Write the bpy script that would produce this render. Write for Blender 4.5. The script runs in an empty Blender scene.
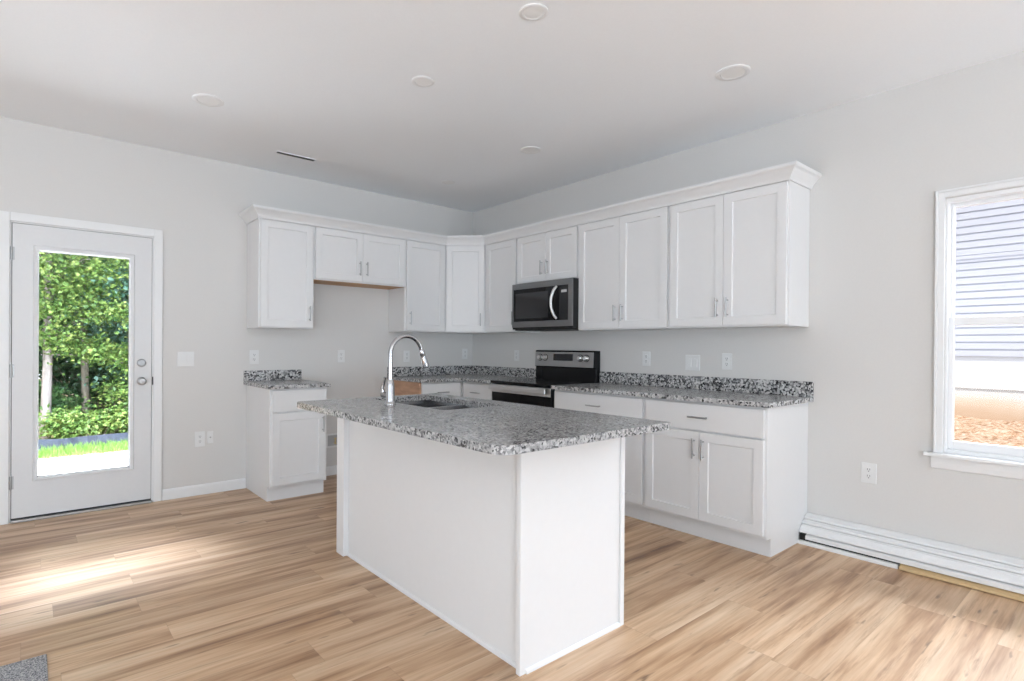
import bpy, bmesh, math, random
from mathutils import Vector, Matrix

C = bpy.context.scene.collection
scn = bpy.context.scene
PI = math.pi

# ------------------------------------------------------------------ camera
F, YAW, PIT, ROL, U0, V0 = 552.3758, 0.6856, -0.003, 0.0071, 480.7739, 348.0413
CAM = Vector((-3.9052, -4.9255, 1.2248))
fw = Vector((math.sin(YAW), math.cos(YAW), 0)); rt = Vector((math.cos(YAW), -math.sin(YAW), 0)); up = Vector((0, 0, 1))
fw, up = fw*math.cos(PIT)+up*math.sin(PIT), up*math.cos(PIT)-fw*math.sin(PIT)
rt, up = rt*math.cos(ROL)+up*math.sin(ROL), up*math.cos(ROL)-rt*math.sin(ROL)
cd = bpy.data.cameras.new('camera')
cam = bpy.data.objects.new('camera', cd); C.objects.link(cam)
m = Matrix((rt, up, -fw)).transposed().to_4x4(); m.translation = CAM
cam.matrix_world = m
cd.sensor_width = 36; cd.sensor_fit = 'HORIZONTAL'
cd.lens = F/1024*36
cd.shift_x = (512-U0)/1024; cd.shift_y = (V0-340.5)/1024
cd.clip_start = 0.05; cd.clip_end = 200
scn.camera = cam

# ------------------------------------------------------------------ light
scn.view_settings.view_transform = 'Standard'
scn.view_settings.look = 'None'
scn.view_settings.gamma = 1.0
scn.view_settings.use_curve_mapping = False
scn.view_settings.exposure = 0.20

w = bpy.data.worlds.new('sky'); scn.world = w; w.use_nodes = True
bg = w.node_tree.nodes['Background']
bg.inputs[0].default_value = (0.84, 0.92, 1.0, 1); bg.inputs[1].default_value = 1.7

sd = bpy.data.lights.new('sun', 'SUN'); sd.energy = 8.0; sd.angle = math.radians(1.0); sd.color = (1, .96, .9)
sun = bpy.data.objects.new('sun', sd); C.objects.link(sun)
sun.rotation_euler = Vector((0.42, 0.48, -1.0)).to_track_quat('-Z', 'Y').to_euler()

def area(name, loc, dirv, sx, sy, energy, col=(1, 1, 1)):
    d = bpy.data.lights.new(name, 'AREA'); d.shape = 'RECTANGLE'; d.size = sx; d.size_y = sy; d.energy = energy; d.color = col
    o = bpy.data.objects.new(name, d); C.objects.link(o); o.location = loc
    o.rotation_euler = Vector(dirv).to_track_quat('-Z', 'Y').to_euler()
    return o
# daylight through the windows behind the camera: sky light coming in and down, plus lamps added there, tilted up to brighten the ceiling
DAY = (.89, .955, 1.02); FILL = (.785, .918, 1.07)
area('sky_light_front_window_a', (-6.0, -8.92, 1.40), (0, 1, -.1), 2.4, 2.0, 8, DAY)
area('sky_light_front_window_b', (-1.15, -8.92, 1.40), (0, 1, -.1), 1.6, 2.0, 8, DAY)
area('sky_light_left_window', (-7.32, -4.6, 1.40), (1, 0, -.1), 4.2, 2.0, 5, DAY)
area('ceiling_fill_front_window_a', (-6.0, -8.98, .75), (0, 1, 1.8), 2.4, 1.0, 225, FILL)
area('ceiling_fill_front_window_b', (-1.15, -8.98, .75), (0, 1, 1.8), 1.6, 1.0, 62, FILL)
area('ceiling_fill_left_window', (-7.38, -4.6, .75), (1, 0, 1.8), 4.2, 1.0, 36, FILL)
# lamp added above the patio to brighten the floor inside the glazed door
area('added_light_patio', (-2.95, .85, 3.7), (-.20, -.34, -1), 2.4, 1.0, 5200, (.84, .96, 1.14))
# extra area lamp, added high outside the double-hung window to lift the floor there
area('added_light_side_yard', (1.7, -4.9, 3.5), (-1, .12, -.95), 2.4, 1.5, 520, (.86, .96, 1.12))

# ------------------------------------------------------------------ node helpers
def newmat(name, col=(.8, .8, .8), rough=.5, metal=0.0, spec=.5):
    mt = bpy.data.materials.new(name); mt.use_nodes = True
    b = mt.node_tree.nodes['Principled BSDF']
    b.inputs['Base Color'].default_value = (*col, 1)
    b.inputs['Roughness'].default_value = rough
    b.inputs['Metallic'].default_value = metal
    b.inputs['Specular IOR Level'].default_value = spec
    return mt
class N:
    def __init__(s, mt): s.t = mt.node_tree; s.b = s.t.nodes.get('Principled BSDF')
    def add(s, typ, **kw):
        n = s.t.nodes.new(typ)
        for k, v in kw.items(): setattr(n, k, v)
        return n
    def ln(s, a, b): s.t.links.new(a, b)
    def math(s, op, a, b=None, clamp=False):
        n = s.add('ShaderNodeMath', operation=op); n.use_clamp = clamp
        for i, v in enumerate((a, b)):
            if v is None: continue
            if isinstance(v, (int, float)): n.inputs[i].default_value = v
            else: s.ln(v, n.inputs[i])
        return n.outputs[0]
    def ramp(s, fac, stops, interp='LINEAR'):
        n = s.add('ShaderNodeValToRGB'); cr = n.color_ramp; cr.interpolation = interp
        while len(cr.elements) < len(stops): cr.elements.new(.5)
        for e, (p, c) in zip(cr.elements, stops): e.position = p; e.color = (*c, 1)
        s.ln(fac, n.inputs[0]); return n.outputs[0]
    def coord(s): return s.add('ShaderNodeNewGeometry').outputs['Position']
    def noise(s, vec, scale, detail=3, rough=.5, dims='3D'):
        n = s.add('ShaderNodeTexNoise'); n.inputs['Scale'].default_value = scale
        n.inputs['Detail'].default_value = detail; n.inputs['Roughness'].default_value = rough
        if vec is not None: s.ln(vec, n.inputs['Vector'])
        return n.outputs['Fac']
    def mapv(s, vec, scale=(1, 1, 1), loc=(0, 0, 0)):
        n = s.add('ShaderNodeMapping'); n.inputs['Scale'].default_value = scale; n.inputs['Location'].default_value = loc
        s.ln(vec, n.inputs['Vector']); return n.outputs[0]
    def mix(s, fac, a, b, blend='MIX'):
        n = s.add('ShaderNodeMix', data_type='RGBA', blend_type=blend)
        if isinstance(fac, (int, float)): n.inputs[0].default_value = fac
        else: s.ln(fac, n.inputs[0])
        for i, v in ((6, a), (7, b)):
            if isinstance(v, tuple): n.inputs[i].default_value = (*v, 1)
            else: s.ln(v, n.inputs[i])
        return n.outputs[2]
    def bump(s, h, strength=.1, dist=.01):
        n = s.add('ShaderNodeBump'); n.inputs['Strength'].default_value = strength; n.inputs['Distance'].default_value = dist
        s.ln(h, n.inputs['Height']); s.ln(n.outputs[0], s.b.inputs['Normal'])

def speckled(name, col, rough, amount=.02, scale=60):
    mt = newmat(name, col, rough); n = N(mt)
    f = n.noise(n.coord(), scale, 3)
    n.ln(n.ramp(f, [(.3, tuple(c*(1-amount) for c in col)), (.7, tuple(min(1, c*(1+amount)) for c in col))]), n.b.inputs['Base Color'])
    n.bump(f, .04, .002)
    return mt
M = {}
M['wall'] = speckled('wall_paint', (.66, .645, .622), .65, .01, 90)
M['ceil'] = speckled('ceiling_paint', (.90, .918, .935), .8, .01, 120)
M['white'] = speckled('cabinet_white', (.75, .745, .74), .38, .006, 30)
M['trim'] = speckled('trim_white', (.79, .79, .785), .4, .006, 30)
M['door'] = speckled('door_white', (.70, .70, .70), .45, .008, 40)
M['vinyl'] = speckled('vinyl_white', (.84, .84, .84), .35, .005, 40)
M['plate'] = speckled('plate_white', (.755, .755, .745), .35, .005, 40)
M['slot'] = newmat('slot_dark', (.22, .22, .22), .6)
M['black'] = newmat('black_gloss', (.008, .008, .009), .14, 0, .22)
M['blackmat'] = newmat('black_satin', (.012, .012, .012), .5, 0, .3)
M['darkglass'] = newmat('dark_glass', (.035, .035, .037), .10, 0, .4)
M['chrome'] = newmat('chrome', (.46, .46, .47), .16, 1)
M['nickel'] = newmat('brushed_nickel', (.42, .42, .42), .38, 1)
def brushed(name, col, rough, sc):
    mt = newmat(name, col, rough, 1); n = N(mt)
    f = n.noise(n.mapv(n.coord(), sc), 8, 2)
    n.ln(n.ramp(f, [(.3, tuple(c*.88 for c in col)), (.7, col)]), n.b.inputs['Base Color'])
    return mt
M['steel'] = brushed('stainless_steel', (.72, .72, .72), .42, (30, 2, 60))
M['panelsteel'] = brushed('panel_steel', (.44, .44, .445), .40, (30, 2, 60))
M['darksteel'] = brushed('dark_stainless', (.25, .25, .255), .36, (30, 2, 60))
M['sinksteel'] = brushed('sink_steel', (.20, .20, .205), .25, (20, 20, 3))

def granite(name, sc, stops, rough=.13):
    mt = newmat(name, (.4, .4, .4), rough); n = N(mt)
    p = n.coord()
    v = n.add('ShaderNodeTexVoronoi'); v.inputs['Scale'].default_value = sc; v.inputs['Randomness'].default_value = 1
    nz = n.add('ShaderNodeTexNoise'); nz.inputs['Scale'].default_value = sc*.6; nz.inputs['Detail'].default_value = 3
    n.ln(p, nz.inputs['Vector'])
    ad = n.add('ShaderNodeVectorMath', operation='MULTIPLY_ADD'); n.ln(nz.outputs['Color'], ad.inputs[0])
    ad.inputs[1].default_value = (.9/sc,)*3; n.ln(p, ad.inputs[2])
    n.ln(ad.outputs[0], v.inputs['Vector'])
    sep = n.add('ShaderNodeSeparateColor'); n.ln(v.outputs['Color'], sep.inputs[0])
    big = n.noise(p, sc*.12, 2)
    f = n.math('ADD', sep.outputs[0], n.math('MULTIPLY', n.math('SUBTRACT', big, .5), .45))
    col = n.ramp(f, stops, 'CONSTANT')
    fine = n.noise(p, sc*3, 2)
    col = n.mix(.3, col, n.ramp(fine, [(.35, (.2, .2, .2)), (.65, (.7, .7, .69))]), 'MULTIPLY')
    n.ln(col, n.b.inputs['Base Color'])
    return mt
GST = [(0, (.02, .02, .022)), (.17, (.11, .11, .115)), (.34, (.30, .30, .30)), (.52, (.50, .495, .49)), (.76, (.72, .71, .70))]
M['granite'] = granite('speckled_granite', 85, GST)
GSI = [(0, (.06, .06, .062)), (.09, (.19, .19, .195)), (.30, (.35, .35, .35)), (.55, (.47, .465, .46)), (.80, (.60, .595, .59))]
M['granite_isl'] = granite('speckled_granite_island', 120, GSI, .16)
M['granite_top_glare'] = granite('speckled_granite_counter_glare', 85, [(0, (.05, .05, .052)), (.12, (.20, .20, .205)), (.28, (.40, .40, .40)), (.50, (.56, .555, .55)), (.76, (.70, .695, .69))], .2)  # same stone in lighter tones, glare on the tops painted into the colour

def floor_mat():
    mt = newmat('oak_plank_floor', (.5, .35, .22), .34); n = N(mt)
    p = n.coord()
    s = n.add('ShaderNodeSeparateXYZ'); n.ln(p, s.inputs[0])
    W_, L_ = .18, 1.22
    yy = n.math('DIVIDE', n.math('ADD', s.outputs[1], 1.815+18), W_)
    row = n.math('FLOOR', yy); fy = n.math('FRACT', yy)
    wn = n.add('ShaderNodeTexWhiteNoise', noise_dimensions='1D'); n.ln(row, wn.inputs['W'])
    xx = n.math('ADD', n.math('DIVIDE', n.math('ADD', s.outputs[0], 40), L_), wn.outputs['Value'])
    colm = n.math('FLOOR', xx); fx = n.math('FRACT', xx)
    cv = n.add('ShaderNodeCombineXYZ'); n.ln(row, cv.inputs[0]); n.ln(colm, cv.inputs[1])
    w2 = n.add('ShaderNodeTexWhiteNoise', noise_dimensions='2D'); n.ln(cv.outputs[0], w2.inputs['Vector'])
    rnd = w2.outputs['Value']
    # grain, shifted per plank
    sh = n.add('ShaderNodeCombineXYZ'); n.ln(n.math('MULTIPLY', rnd, 37.0), sh.inputs[0]); n.ln(n.math('MULTIPLY', rnd, 91.0), sh.inputs[1]); n.ln(n.math('MULTIPLY', rnd, 13.0), sh.inputs[2])
    va = n.add('ShaderNodeVectorMath', operation='ADD'); n.ln(p, va.inputs[0]); n.ln(sh.outputs[0], va.inputs[1])
    g1 = n.noise(n.mapv(va.outputs[0], (.55, 7.5, 1)), 1.6, 4, .58)
    g2 = n.noise(n.mapv(va.outputs[0], (2.2, 70, 1)), 1.0, 4, .6)
    g3 = n.noise(n.mapv(va.outputs[0], (1.1, 16, 1)), 1.5, 5, .65)
    kn = n.noise(n.mapv(va.outputs[0], (3.2, 17, 1)), 1.6, 2, .5)
    base = n.ramp(g1, [(.28, (.22, .11, .055)), (.39, (.42, .25, .135)), (.50, (.595, .395, .24)), (.70, (.72, .54, .37))])
    base = n.mix(.7, base, n.ramp(g3, [(.30, (.48, .37, .28)), (.44, (.95, .93, .91)), (.6, (1, 1, 1))]), 'MULTIPLY')
    base = n.mix(.5, base, n.ramp(g2, [(.3, (.66, .60, .55)), (.6, (1, 1, 1))]), 'MULTIPLY')
    tone = n.ramp(rnd, [(0, (.90, .87, .84)), (.3, (.97, .95, .93)), (.7, (1.02, 1.01, .99)), (1, (1.09, 1.08, 1.06))])
    base = n.mix(1.0, base, tone, 'MULTIPLY')
    knot = n.ramp(kn, [(.68, (0, 0, 0)), (.77, (1, 1, 1))])
    base = n.mix(n.math('MULTIPLY', knot, .8), base, (.14, .075, .04))
    sy = n.math('LESS_THAN', n.math('MINIMUM', fy, n.math('SUBTRACT', 1.0, fy)), .009)
    sx = n.math('LESS_THAN', n.math('MINIMUM', fx, n.math('SUBTRACT', 1.0, fx)), .0013)
    seam = n.math('MAXIMUM', sy, sx)
    base = n.mix(n.math('MULTIPLY', seam, .18), base, (.16, .09, .05))
    n.ln(base, n.b.inputs['Base Color'])
    n.ln(n.ramp(g2, [(.3, (.40,)*3), (.7, (.31,)*3)]), n.b.inputs['Roughness'])
    n.bump(n.math('SUBTRACT', g2, n.math('MULTIPLY', seam, 1.5)), .06, .002)
    return mt
M['floor'] = floor_mat()
def woodraw(name, col, sc=(1, 1, 1)):
    mt = newmat(name, col, .6); n = N(mt)
    f = n.noise(n.mapv(n.coord(), sc), 6, 4)
    n.ln(n.ramp(f, [(.3, tuple(c*.8 for c in col)), (.7, tuple(c*1.1 for c in col))]), n.b.inputs['Base Color'])
    return mt
M['ply'] = woodraw('raw_plywood', (.56, .33, .21), (1, 1, 6))
M['pine'] = woodraw('raw_pine', (.56, .39, .20), (6, .6, 6))
M['pinemold'] = woodraw('cabinet_underside', (.52, .30, .15), (1, 6, 1))
def glassmat():
    mt = bpy.data.materials.new('window_glass'); mt.use_nodes = True; t = mt.node_tree
    t.nodes.remove(t.nodes['Principled BSDF'])
    tr = t.nodes.new('ShaderNodeBsdfTransparent'); gl = t.nodes.new('ShaderNodeBsdfGlossy'); gl.inputs['Roughness'].default_value = .02
    fr = t.nodes.new('ShaderNodeFresnel'); fr.inputs[0].default_value = 1.22
    mx = t.nodes.new('ShaderNodeMixShader')
    t.links.new(fr.outputs[0], mx.inputs[0]); t.links.new(tr.outputs[0], mx.inputs[1]); t.links.new(gl.outputs[0], mx.inputs[2])
    t.links.new(mx.outputs[0], t.nodes['Material Output'].inputs['Surface'])
    return mt
M['glass'] = glassmat()
def leafmat(name, c0, c1, c2, sc=3.0):
    mt = newmat(name, c1, .5); n = N(mt)
    f = n.noise(n.coord(), sc, 4, .7)
    col = n.ramp(f, [(.32, c0), (.5, c1), (.66, c2)])
    n.ln(col, n.b.inputs['Base Color'])
    tl = n.add('ShaderNodeBsdfTranslucent'); n.ln(col, tl.inputs['Color'])
    mx = n.add('ShaderNodeMixShader'); mx.inputs[0].default_value = .35
    n.ln(n.b.outputs[0], mx.inputs[1]); n.ln(tl.outputs[0], mx.inputs[2])
    n.ln(mx.outputs[0], n.t.nodes['Material Output'].inputs['Surface'])
    return mt
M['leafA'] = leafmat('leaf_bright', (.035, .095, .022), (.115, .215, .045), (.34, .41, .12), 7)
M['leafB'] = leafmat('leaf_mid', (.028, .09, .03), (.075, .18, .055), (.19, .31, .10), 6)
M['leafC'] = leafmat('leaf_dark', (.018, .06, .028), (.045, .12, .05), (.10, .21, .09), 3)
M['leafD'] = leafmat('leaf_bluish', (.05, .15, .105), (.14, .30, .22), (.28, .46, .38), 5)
M['bark'] = woodraw('tree_bark', (.27, .235, .22), (4, 4, 1))
M['barkdark'] = woodraw('tree_bark_dark', (.22, .19, .15), (4, 4, 1))
M['grass'] = leafmat('grass_blades', (.08, .18, .03), (.14, .28, .05), (.24, .37, .09), 6)
M['concrete'] = speckled('pale_concrete', (.78, .76, .72), .8, .06, 5)
M['soil'] = speckled('soil', (.26, .19, .11), .9, .3, 6)
M['fabricblk'] = speckled('silt_fence_cloth', (.03, .038, .06), .6, .3, 18)
def claymat():
    mt = newmat('orange_clay', (.6, .35, .2), .9); n = N(mt)
    p = n.coord(); f = n.noise(p, 16, 6, .75); g = n.noise(p, 2.4, 3)
    c = n.ramp(f, [(.36, (.13, .055, .022)), (.45, (.30, .165, .09)), (.53, (.37, .27, .19)), (.62, (.46, .40, .34))])
    n.ln(n.mix(.18, c, n.ramp(g, [(.35, (.22, .135, .08)), (.65, (.29, .24, .19))])), n.b.inputs['Base Color'])
    n.bump(f, .8, .06)
    return mt
M['clay'] = claymat()
def sidingmat():
    mt = newmat('vinyl_siding', (.74, .76, .83), .55); n = N(mt)
    f = n.noise(n.mapv(n.coord(), (1, .4, 9)), 3, 3)
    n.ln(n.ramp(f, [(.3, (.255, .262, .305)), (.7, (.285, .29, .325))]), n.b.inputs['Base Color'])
    return mt
M['siding'] = sidingmat()
def foundmat():
    mt = newmat('stained_foundation', (.8, .8, .83), .85); n = N(mt)
    p = n.coord(); s = n.add('ShaderNodeSeparateXYZ'); n.ln(p, s.inputs[0])
    nz = n.noise(n.mapv(p, (1, 1.2, .6)), 2.5, 4)
    h = n.math('ADD', s.outputs[2], n.math('MULTIPLY', n.math('SUBTRACT', nz, .5), .25))
    n.ln(n.ramp(h, [(.32, (.36, .26, .185)), (.46, (.40, .32, .25)), (.60, (.40, .385, .37)), (.95, (.385, .39, .41))]), n.b.inputs['Base Color'])
    return mt
M['found'] = foundmat()
def rugmat():
    mt = newmat('speckled_mat', (.4, .4, .4), .95); n = N(mt)
    f = n.noise(n.coord(), 190, 3, .7)
    n.ln(n.ramp(f, [(.36, (.07, .07, .08)), (.46, (.22, .22, .24)), (.55, (.42, .42, .42)), (.64, (.64, .63, .60))]), n.b.inputs['Base Color'])
    n.bump(f, .5, .004)
    return mt
M['rug'] = rugmat()
M['boxgrey'] = newmat('grey_plastic', (.42, .42, .42), .6)
M['brass'] = newmat('brass', (.6, .5, .3), .35, 1)
M['display'] = newmat('display_black', (.01, .01, .012), .2)
M['knobsilver'] = newmat('knob_silver', (.78, .78, .78), .28, 1)
M['lens'] = newmat('lamp_lens', (.86, .86, .85), .5)

# ------------------------------------------------------------------ mesh helpers
class Fr:   # a frame along a wall: u along it, o out of it, z up
    def __init__(s, org, u, o): s.g = Vector(org); s.u = Vector(u).normalized(); s.o = Vector(o).normalized()
    def __call__(s, u, o, z): return s.g + s.u*u + s.o*o + Vector((0, 0, z))
WORLD = Fr((0, 0, 0), (1, 0, 0), (0, 1, 0))
BACK = Fr((0, 0, 0), (-1, 0, 0), (0, -1, 0))     # wall with the door, u measured from the corner
RIGHT = Fr((0, 0, 0), (0, -1, 0), (-1, 0, 0))    # wall with the window
S2 = math.sqrt(.5)

def bx(bm, u0, u1, o0, o1, z0, z1, fr=WORLD):
    vs = [bm.verts.new(fr(u, o, z)) for z in (z0, z1) for (u, o) in ((u0, o0), (u1, o0), (u1, o1), (u0, o1))]
    for f in ((0, 1, 2, 3), (4, 5, 6, 7), (0, 1, 5, 4), (1, 2, 6, 5), (2, 3, 7, 6), (3, 0, 4, 7)):
        bm.faces.new([vs[i] for i in f])
def prism(bm, pts, fn, t0, t1):
    a = [bm.verts.new(fn(p, t0)) for p in pts]; b = [bm.verts.new(fn(p, t1)) for p in pts]
    n = len(pts)
    bm.faces.new(a); bm.faces.new(b[::-1])
    for i in range(n): bm.faces.new((a[i], a[(i+1) % n], b[(i+1) % n], b[i]))
def tube(bm, pts, r, seg=12, cap=True):
    pts = [Vector(p) for p in pts]; rs = r if isinstance(r, (list, tuple)) else [r]*len(pts)
    rings = []; prev = None
    for i, p in enumerate(pts):
        d = (pts[min(i+1, len(pts)-1)]-pts[max(i-1, 0)]).normalized()
        if prev is None:
            a = Vector((0, 0, 1)) if abs(d.z) < .9 else Vector((1, 0, 0))
            x = d.cross(a).normalized()
        else:
            x = (prev - d*prev.dot(d)).normalized()
        prev = x; y = d.cross(x)
        rings.append([bm.verts.new(p+(x*math.cos(2*PI*k/seg)+y*math.sin(2*PI*k/seg))*rs[i]) for k in range(seg)])
    for a, b in zip(rings, rings[1:]):
        for k in range(seg): bm.faces.new((a[k], a[(k+1) % seg], b[(k+1) % seg], b[k]))
    if cap: bm.faces.new(rings[0][::-1]); bm.faces.new(rings[-1])
def lathe(bm, base, axis, prof, seg=24):     # prof: (r, distance along axis)
    ax = Vector(axis).normalized(); a = Vector((0, 0, 1)) if abs(ax.z) < .9 else Vector((1, 0, 0))
    x = ax.cross(a).normalized(); y = ax.cross(x); base = Vector(base)
    rings = [[bm.verts.new(base+ax*h+(x*math.cos(2*PI*k/seg)+y*math.sin(2*PI*k/seg))*max(r, 1e-4)) for k in range(seg)] for r, h in prof]
    for p, q in zip(rings, rings[1:]):
        for k in range(seg): bm.faces.new((p[k], p[(k+1) % seg], q[(k+1) % seg], q[k]))
    bm.faces.new(rings[0][::-1]); bm.faces.new(rings[-1])
def shaker(bm, fr, u0, u1, z0, z1, o, th=.02, st=.057, rec=.009):
    def loop(d, oo): return [bm.verts.new(fr(u, oo, z)) for u, z in ((u0+d, z0+d), (u1-d, z0+d), (u1-d, z1-d), (u0+d, z1-d))]
    L = [loop(0, o), loop(0, o+th-.0015), loop(.0015, o+th), loop(st, o+th), loop(st+.004, o+th-rec)]
    for a, b in zip(L, L[1:]):
        for k in range(4): bm.faces.new((a[k], a[(k+1) % 4], b[(k+1) % 4], b[k]))
    bm.faces.new(L[0][::-1]); bm.faces.new(L[-1])

class Origin: pass
def wloc(o): 
    v = Vector(o.location)
    p = o.parent
    while p: v += Vector(p.location); p = p.parent
    return v
def obj(name, bm, mat, parent=None, bevel=0, smooth=False, loc=None):
    """one mesh object; bm is in world coordinates"""
    bmesh.ops.recalc_face_normals(bm, faces=bm.faces)
    if loc is None:
        vs = [v.co for v in bm.verts]
        mn = [min(v[i] for v in vs) for i in range(3)]; mx = [max(v[i] for v in vs) for i in range(3)]
        loc = Vector(((mn[0]+mx[0])/2, (mn[1]+mx[1])/2, mn[2]))
    loc = Vector(loc)
    bmesh.ops.translate(bm, verts=bm.verts, vec=-loc)
    me = bpy.data.meshes.new(name); bm.to_mesh(me); bm.free()
    me.materials.append(M[mat] if isinstance(mat, str) else mat)
    if smooth:
        for p in me.polygons: p.use_smooth = True
        me.set_sharp_from_angle(angle=math.radians(40))
    o = bpy.data.objects.new(name, me); C.objects.link(o)
    if parent:
        o.parent = parent; o.location = loc - wloc(parent)
    else: o.location = loc
    if bevel:
        b = o.modifiers.new('bevel', 'BEVEL'); b.width = bevel; b.segments = 2; b.limit_method = 'ANGLE'
    return o
def tag(o, label, cat, group=None, kind=None):
    o['label'] = label; o['category'] = cat
    if group: o['group'] = group
    if kind: o['kind'] = kind
    return o
def thing(name, loc, label, cat, group=None, kind=None):
    o = bpy.data.objects.new(name, None); o.empty_display_size = .05; C.objects.link(o); o.location = loc
    return tag(o, label, cat, group, kind)
def B(): return bmesh.new()
def box(name, mat, parent, args, fr=WORLD, bevel=0, **k):
    bm = B(); bx(bm, *args, fr); return obj(name, bm, mat, parent, bevel, **k)
def structure(o, label, cat): return tag(o, label, cat, None, 'structure')

H = 2.745
# ------------------------------------------------------------------ room shell
XL, YF = -7.2, -8.8
structure(box('floor', 'floor', None, (XL-.15, .15, YF-.15, .15, -.08, 0)), 'oak plank floor running along the door wall', 'floor')
structure(box('ceiling', 'ceil', None, (XL-.15, .15, YF-.15, .15, H, H+.12)), 'flat off-white ceiling over the kitchen', 'ceiling')
# back wall (y = 0) with door opening
DX0, DX1, DZ1 = -4.012, -3.154, 2.058
bm = B()
bx(bm, XL-.15, DX0, 0, .15, 0, H); bx(bm, DX1, .15, 0, .15, 0, H); bx(bm, DX0, DX1, 0, .15, DZ1, H)
structure(obj('wall_back', bm, 'wall'), 'pale grey wall with the glazed door', 'wall')
# right wall (x = 0) with window opening
WY0, WY1, WZ0, WZ1 = -5.03, -4.185, .64, 2.06
bm = B()
bx(bm, 0, .15, YF-.15, WY0, 0, H); bx(bm, 0, .15, WY1, 0, 0, H); bx(bm, 0, .15, WY0, WY1, 0, WZ0); bx(bm, 0, .15, WY0, WY1, WZ1, H)
structure(obj('wall_right', bm, 'wall'), 'pale grey wall behind the range and window', 'wall')
# walls behind the camera with window openings
bm = B()
bx(bm, XL-.15, XL, YF-.15, -6.8, 0, H); bx(bm, XL-.15, XL, -2.4, 0, 0, H); bx(bm, XL-.15, XL, -6.8, -2.4, 0, .35); bx(bm, XL-.15, XL, -6.8, -2.4, 2.45, H)
structure(obj('wall_left', bm, 'wall'), 'pale grey wall with a wide window left of the camera', 'wall')
bm = B()
bx(bm, XL, -7.1, YF-.15, YF, 0, H); bx(bm, -4.7, -2.0, YF-.15, YF, 0, H); bx(bm, -.3, 0, YF-.15, YF, 0, H)
for a, b_ in ((-7.1, -4.7), (-2.0, -.3)): bx(bm, a, b_, YF-.15, YF, 0, .35); bx(bm, a, b_, YF-.15, YF, 2.45, H)
structure(obj('wall_front', bm, 'wall'), 'pale grey wall with wide windows behind the camera', 'wall')

# baseboards on the back wall
def baseboard(name, u0, u1, label):
    bm = B(); prof = [(0, 0), (.013, 0), (.013, .068), (.010, .078), (.004, .085), (0, .085)]
    prism(bm, prof, lambda p, t: BACK(t, p[0], p[1]), u0, u1)
    structure(obj(name, bm, 'trim'), label, 'baseboard')
baseboard('baseboard_back', 2.468, 3.094, 'white baseboard between the door and the short base cabinet')
baseboard('baseboard_middle', 1.093, 1.992, 'white baseboard in the empty refrigerator gap')
baseboard('baseboard_left', 4.074, 7.2, 'white baseboard left of the glazed door')

# ------------------------------------------------------------------ door
bm = B()
for (a, b_, c, d) in ((DX0-.055, DX0+.004, 0, DZ1+.055), (DX1-.004, DX1+.055, 0, DZ1+.055)):
    bx(bm, a, b_, -.017, 0, c, d)
bx(bm, DX0+.004, DX1-.004, -.017, 0, DZ1-.004, DZ1+.055)
structure(obj('trim_1', bm, 'trim', bevel=.003), 'white casing around the glazed door', 'casing')
dr = thing('door_1', (-3.583, .03, 0), 'white exterior door with one full-height glass lite', 'door', None, 'structure')
sx0, sx1, sz0, sz1 = -3.995, -3.171, .028, 2.042
lx0, lx1, lz0, lz1 = -3.885, -3.284, .268, 1.903      # lite frame outside
gx0, gx1, gz0, gz1 = -3.852, -3.318, .297, 1.866
bm = B()
bx(bm, sx0, lx0+.01, -.002, .042, sz0, sz1); bx(bm, lx1-.01, sx1, -.002, .042, sz0, sz1)
bx(bm, lx0+.01, lx1-.01, -.002, .042, sz0, lz0+.01); bx(bm, lx0+.01, lx1-.01, -.002, .042, lz1-.01, sz1)
obj('door_slab', bm, 'door', dr)
bm = B()
def ring(bm, a, b):   # a, b: (x0,x1,z0,z1,y)
    A = [bm.verts.new((x, a[4], z)) for x, z in ((a[0], a[2]), (a[1], a[2]), (a[1], a[3]), (a[0], a[3]))]
    Bv = [bm.verts.new((x, b[4], z)) for x, z in ((b[0], b[2]), (b[1], b[2]), (b[1], b[3]), (b[0], b[3]))]
    for k in range(4): bm.faces.new((A[k], A[(k+1) % 4], Bv[(k+1) % 4], Bv[k]))
r0 = (lx0, lx1, lz0, lz1, -.002); r1 = (lx0+.006, lx1-.006, lz0+.006, lz1-.006, -.012)
r2 = (gx0-.008, gx1+.008, gz0-.008, gz1+.008, -.010); r3 = (gx0, gx1, gz0, gz1, .014)
ring(bm, r0, r1); ring(bm, r1, r2); ring(bm, r2, r3)
r4 = (gx0, gx1, gz0, gz1, .028); r5 = (lx0, lx1, lz0, lz1, .044)
ring(bm, r4, r5)
obj('lite_frame', bm, 'door', dr)
box('door_glass', 'glass', dr, (gx0-.004, gx1+.004, .0185, .0225, gz0-.004, gz1+.004))
bm = B()
bx(bm, DX0, sx0-.004, .0, .14, 0, DZ1); bx(bm, sx1+.004, DX1, .0, .14, 0, DZ1); bx(bm, sx0-.004, sx1+.004, 0, .14, sz1+.004, DZ1)
obj('door_jamb', bm, 'trim', dr)
bm = B()
bx(bm, sx0-.0045, sx0+.002, .010, .05, .02, sz1+.004); bx(bm, sx1-.002, sx1+.0045, .010, .05, .02, sz1+.004); bx(bm, sx0, sx1, .010, .05, sz1, sz1+.0045)
bx(bm, sx0-.004, sx1+.004, .004, .05, .018, .034)
obj('weatherstrip', bm, 'blackmat', dr)
box('threshold', 'nickel', dr, (sx0-.004, sx1+.004, -.03, .14, 0, .018), bevel=.004)
for z in (1.836, 1.035, .273):
    bm = B(); tube(bm, [(sx0-.003, -.010, z-.045), (sx0-.003, -.010, z+.045)], .0065, 10); bx(bm, sx0-.016, sx0+.012, -.004, -.001, z-.044, z+.044)
    obj('hinge', bm, 'nickel', dr)
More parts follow.
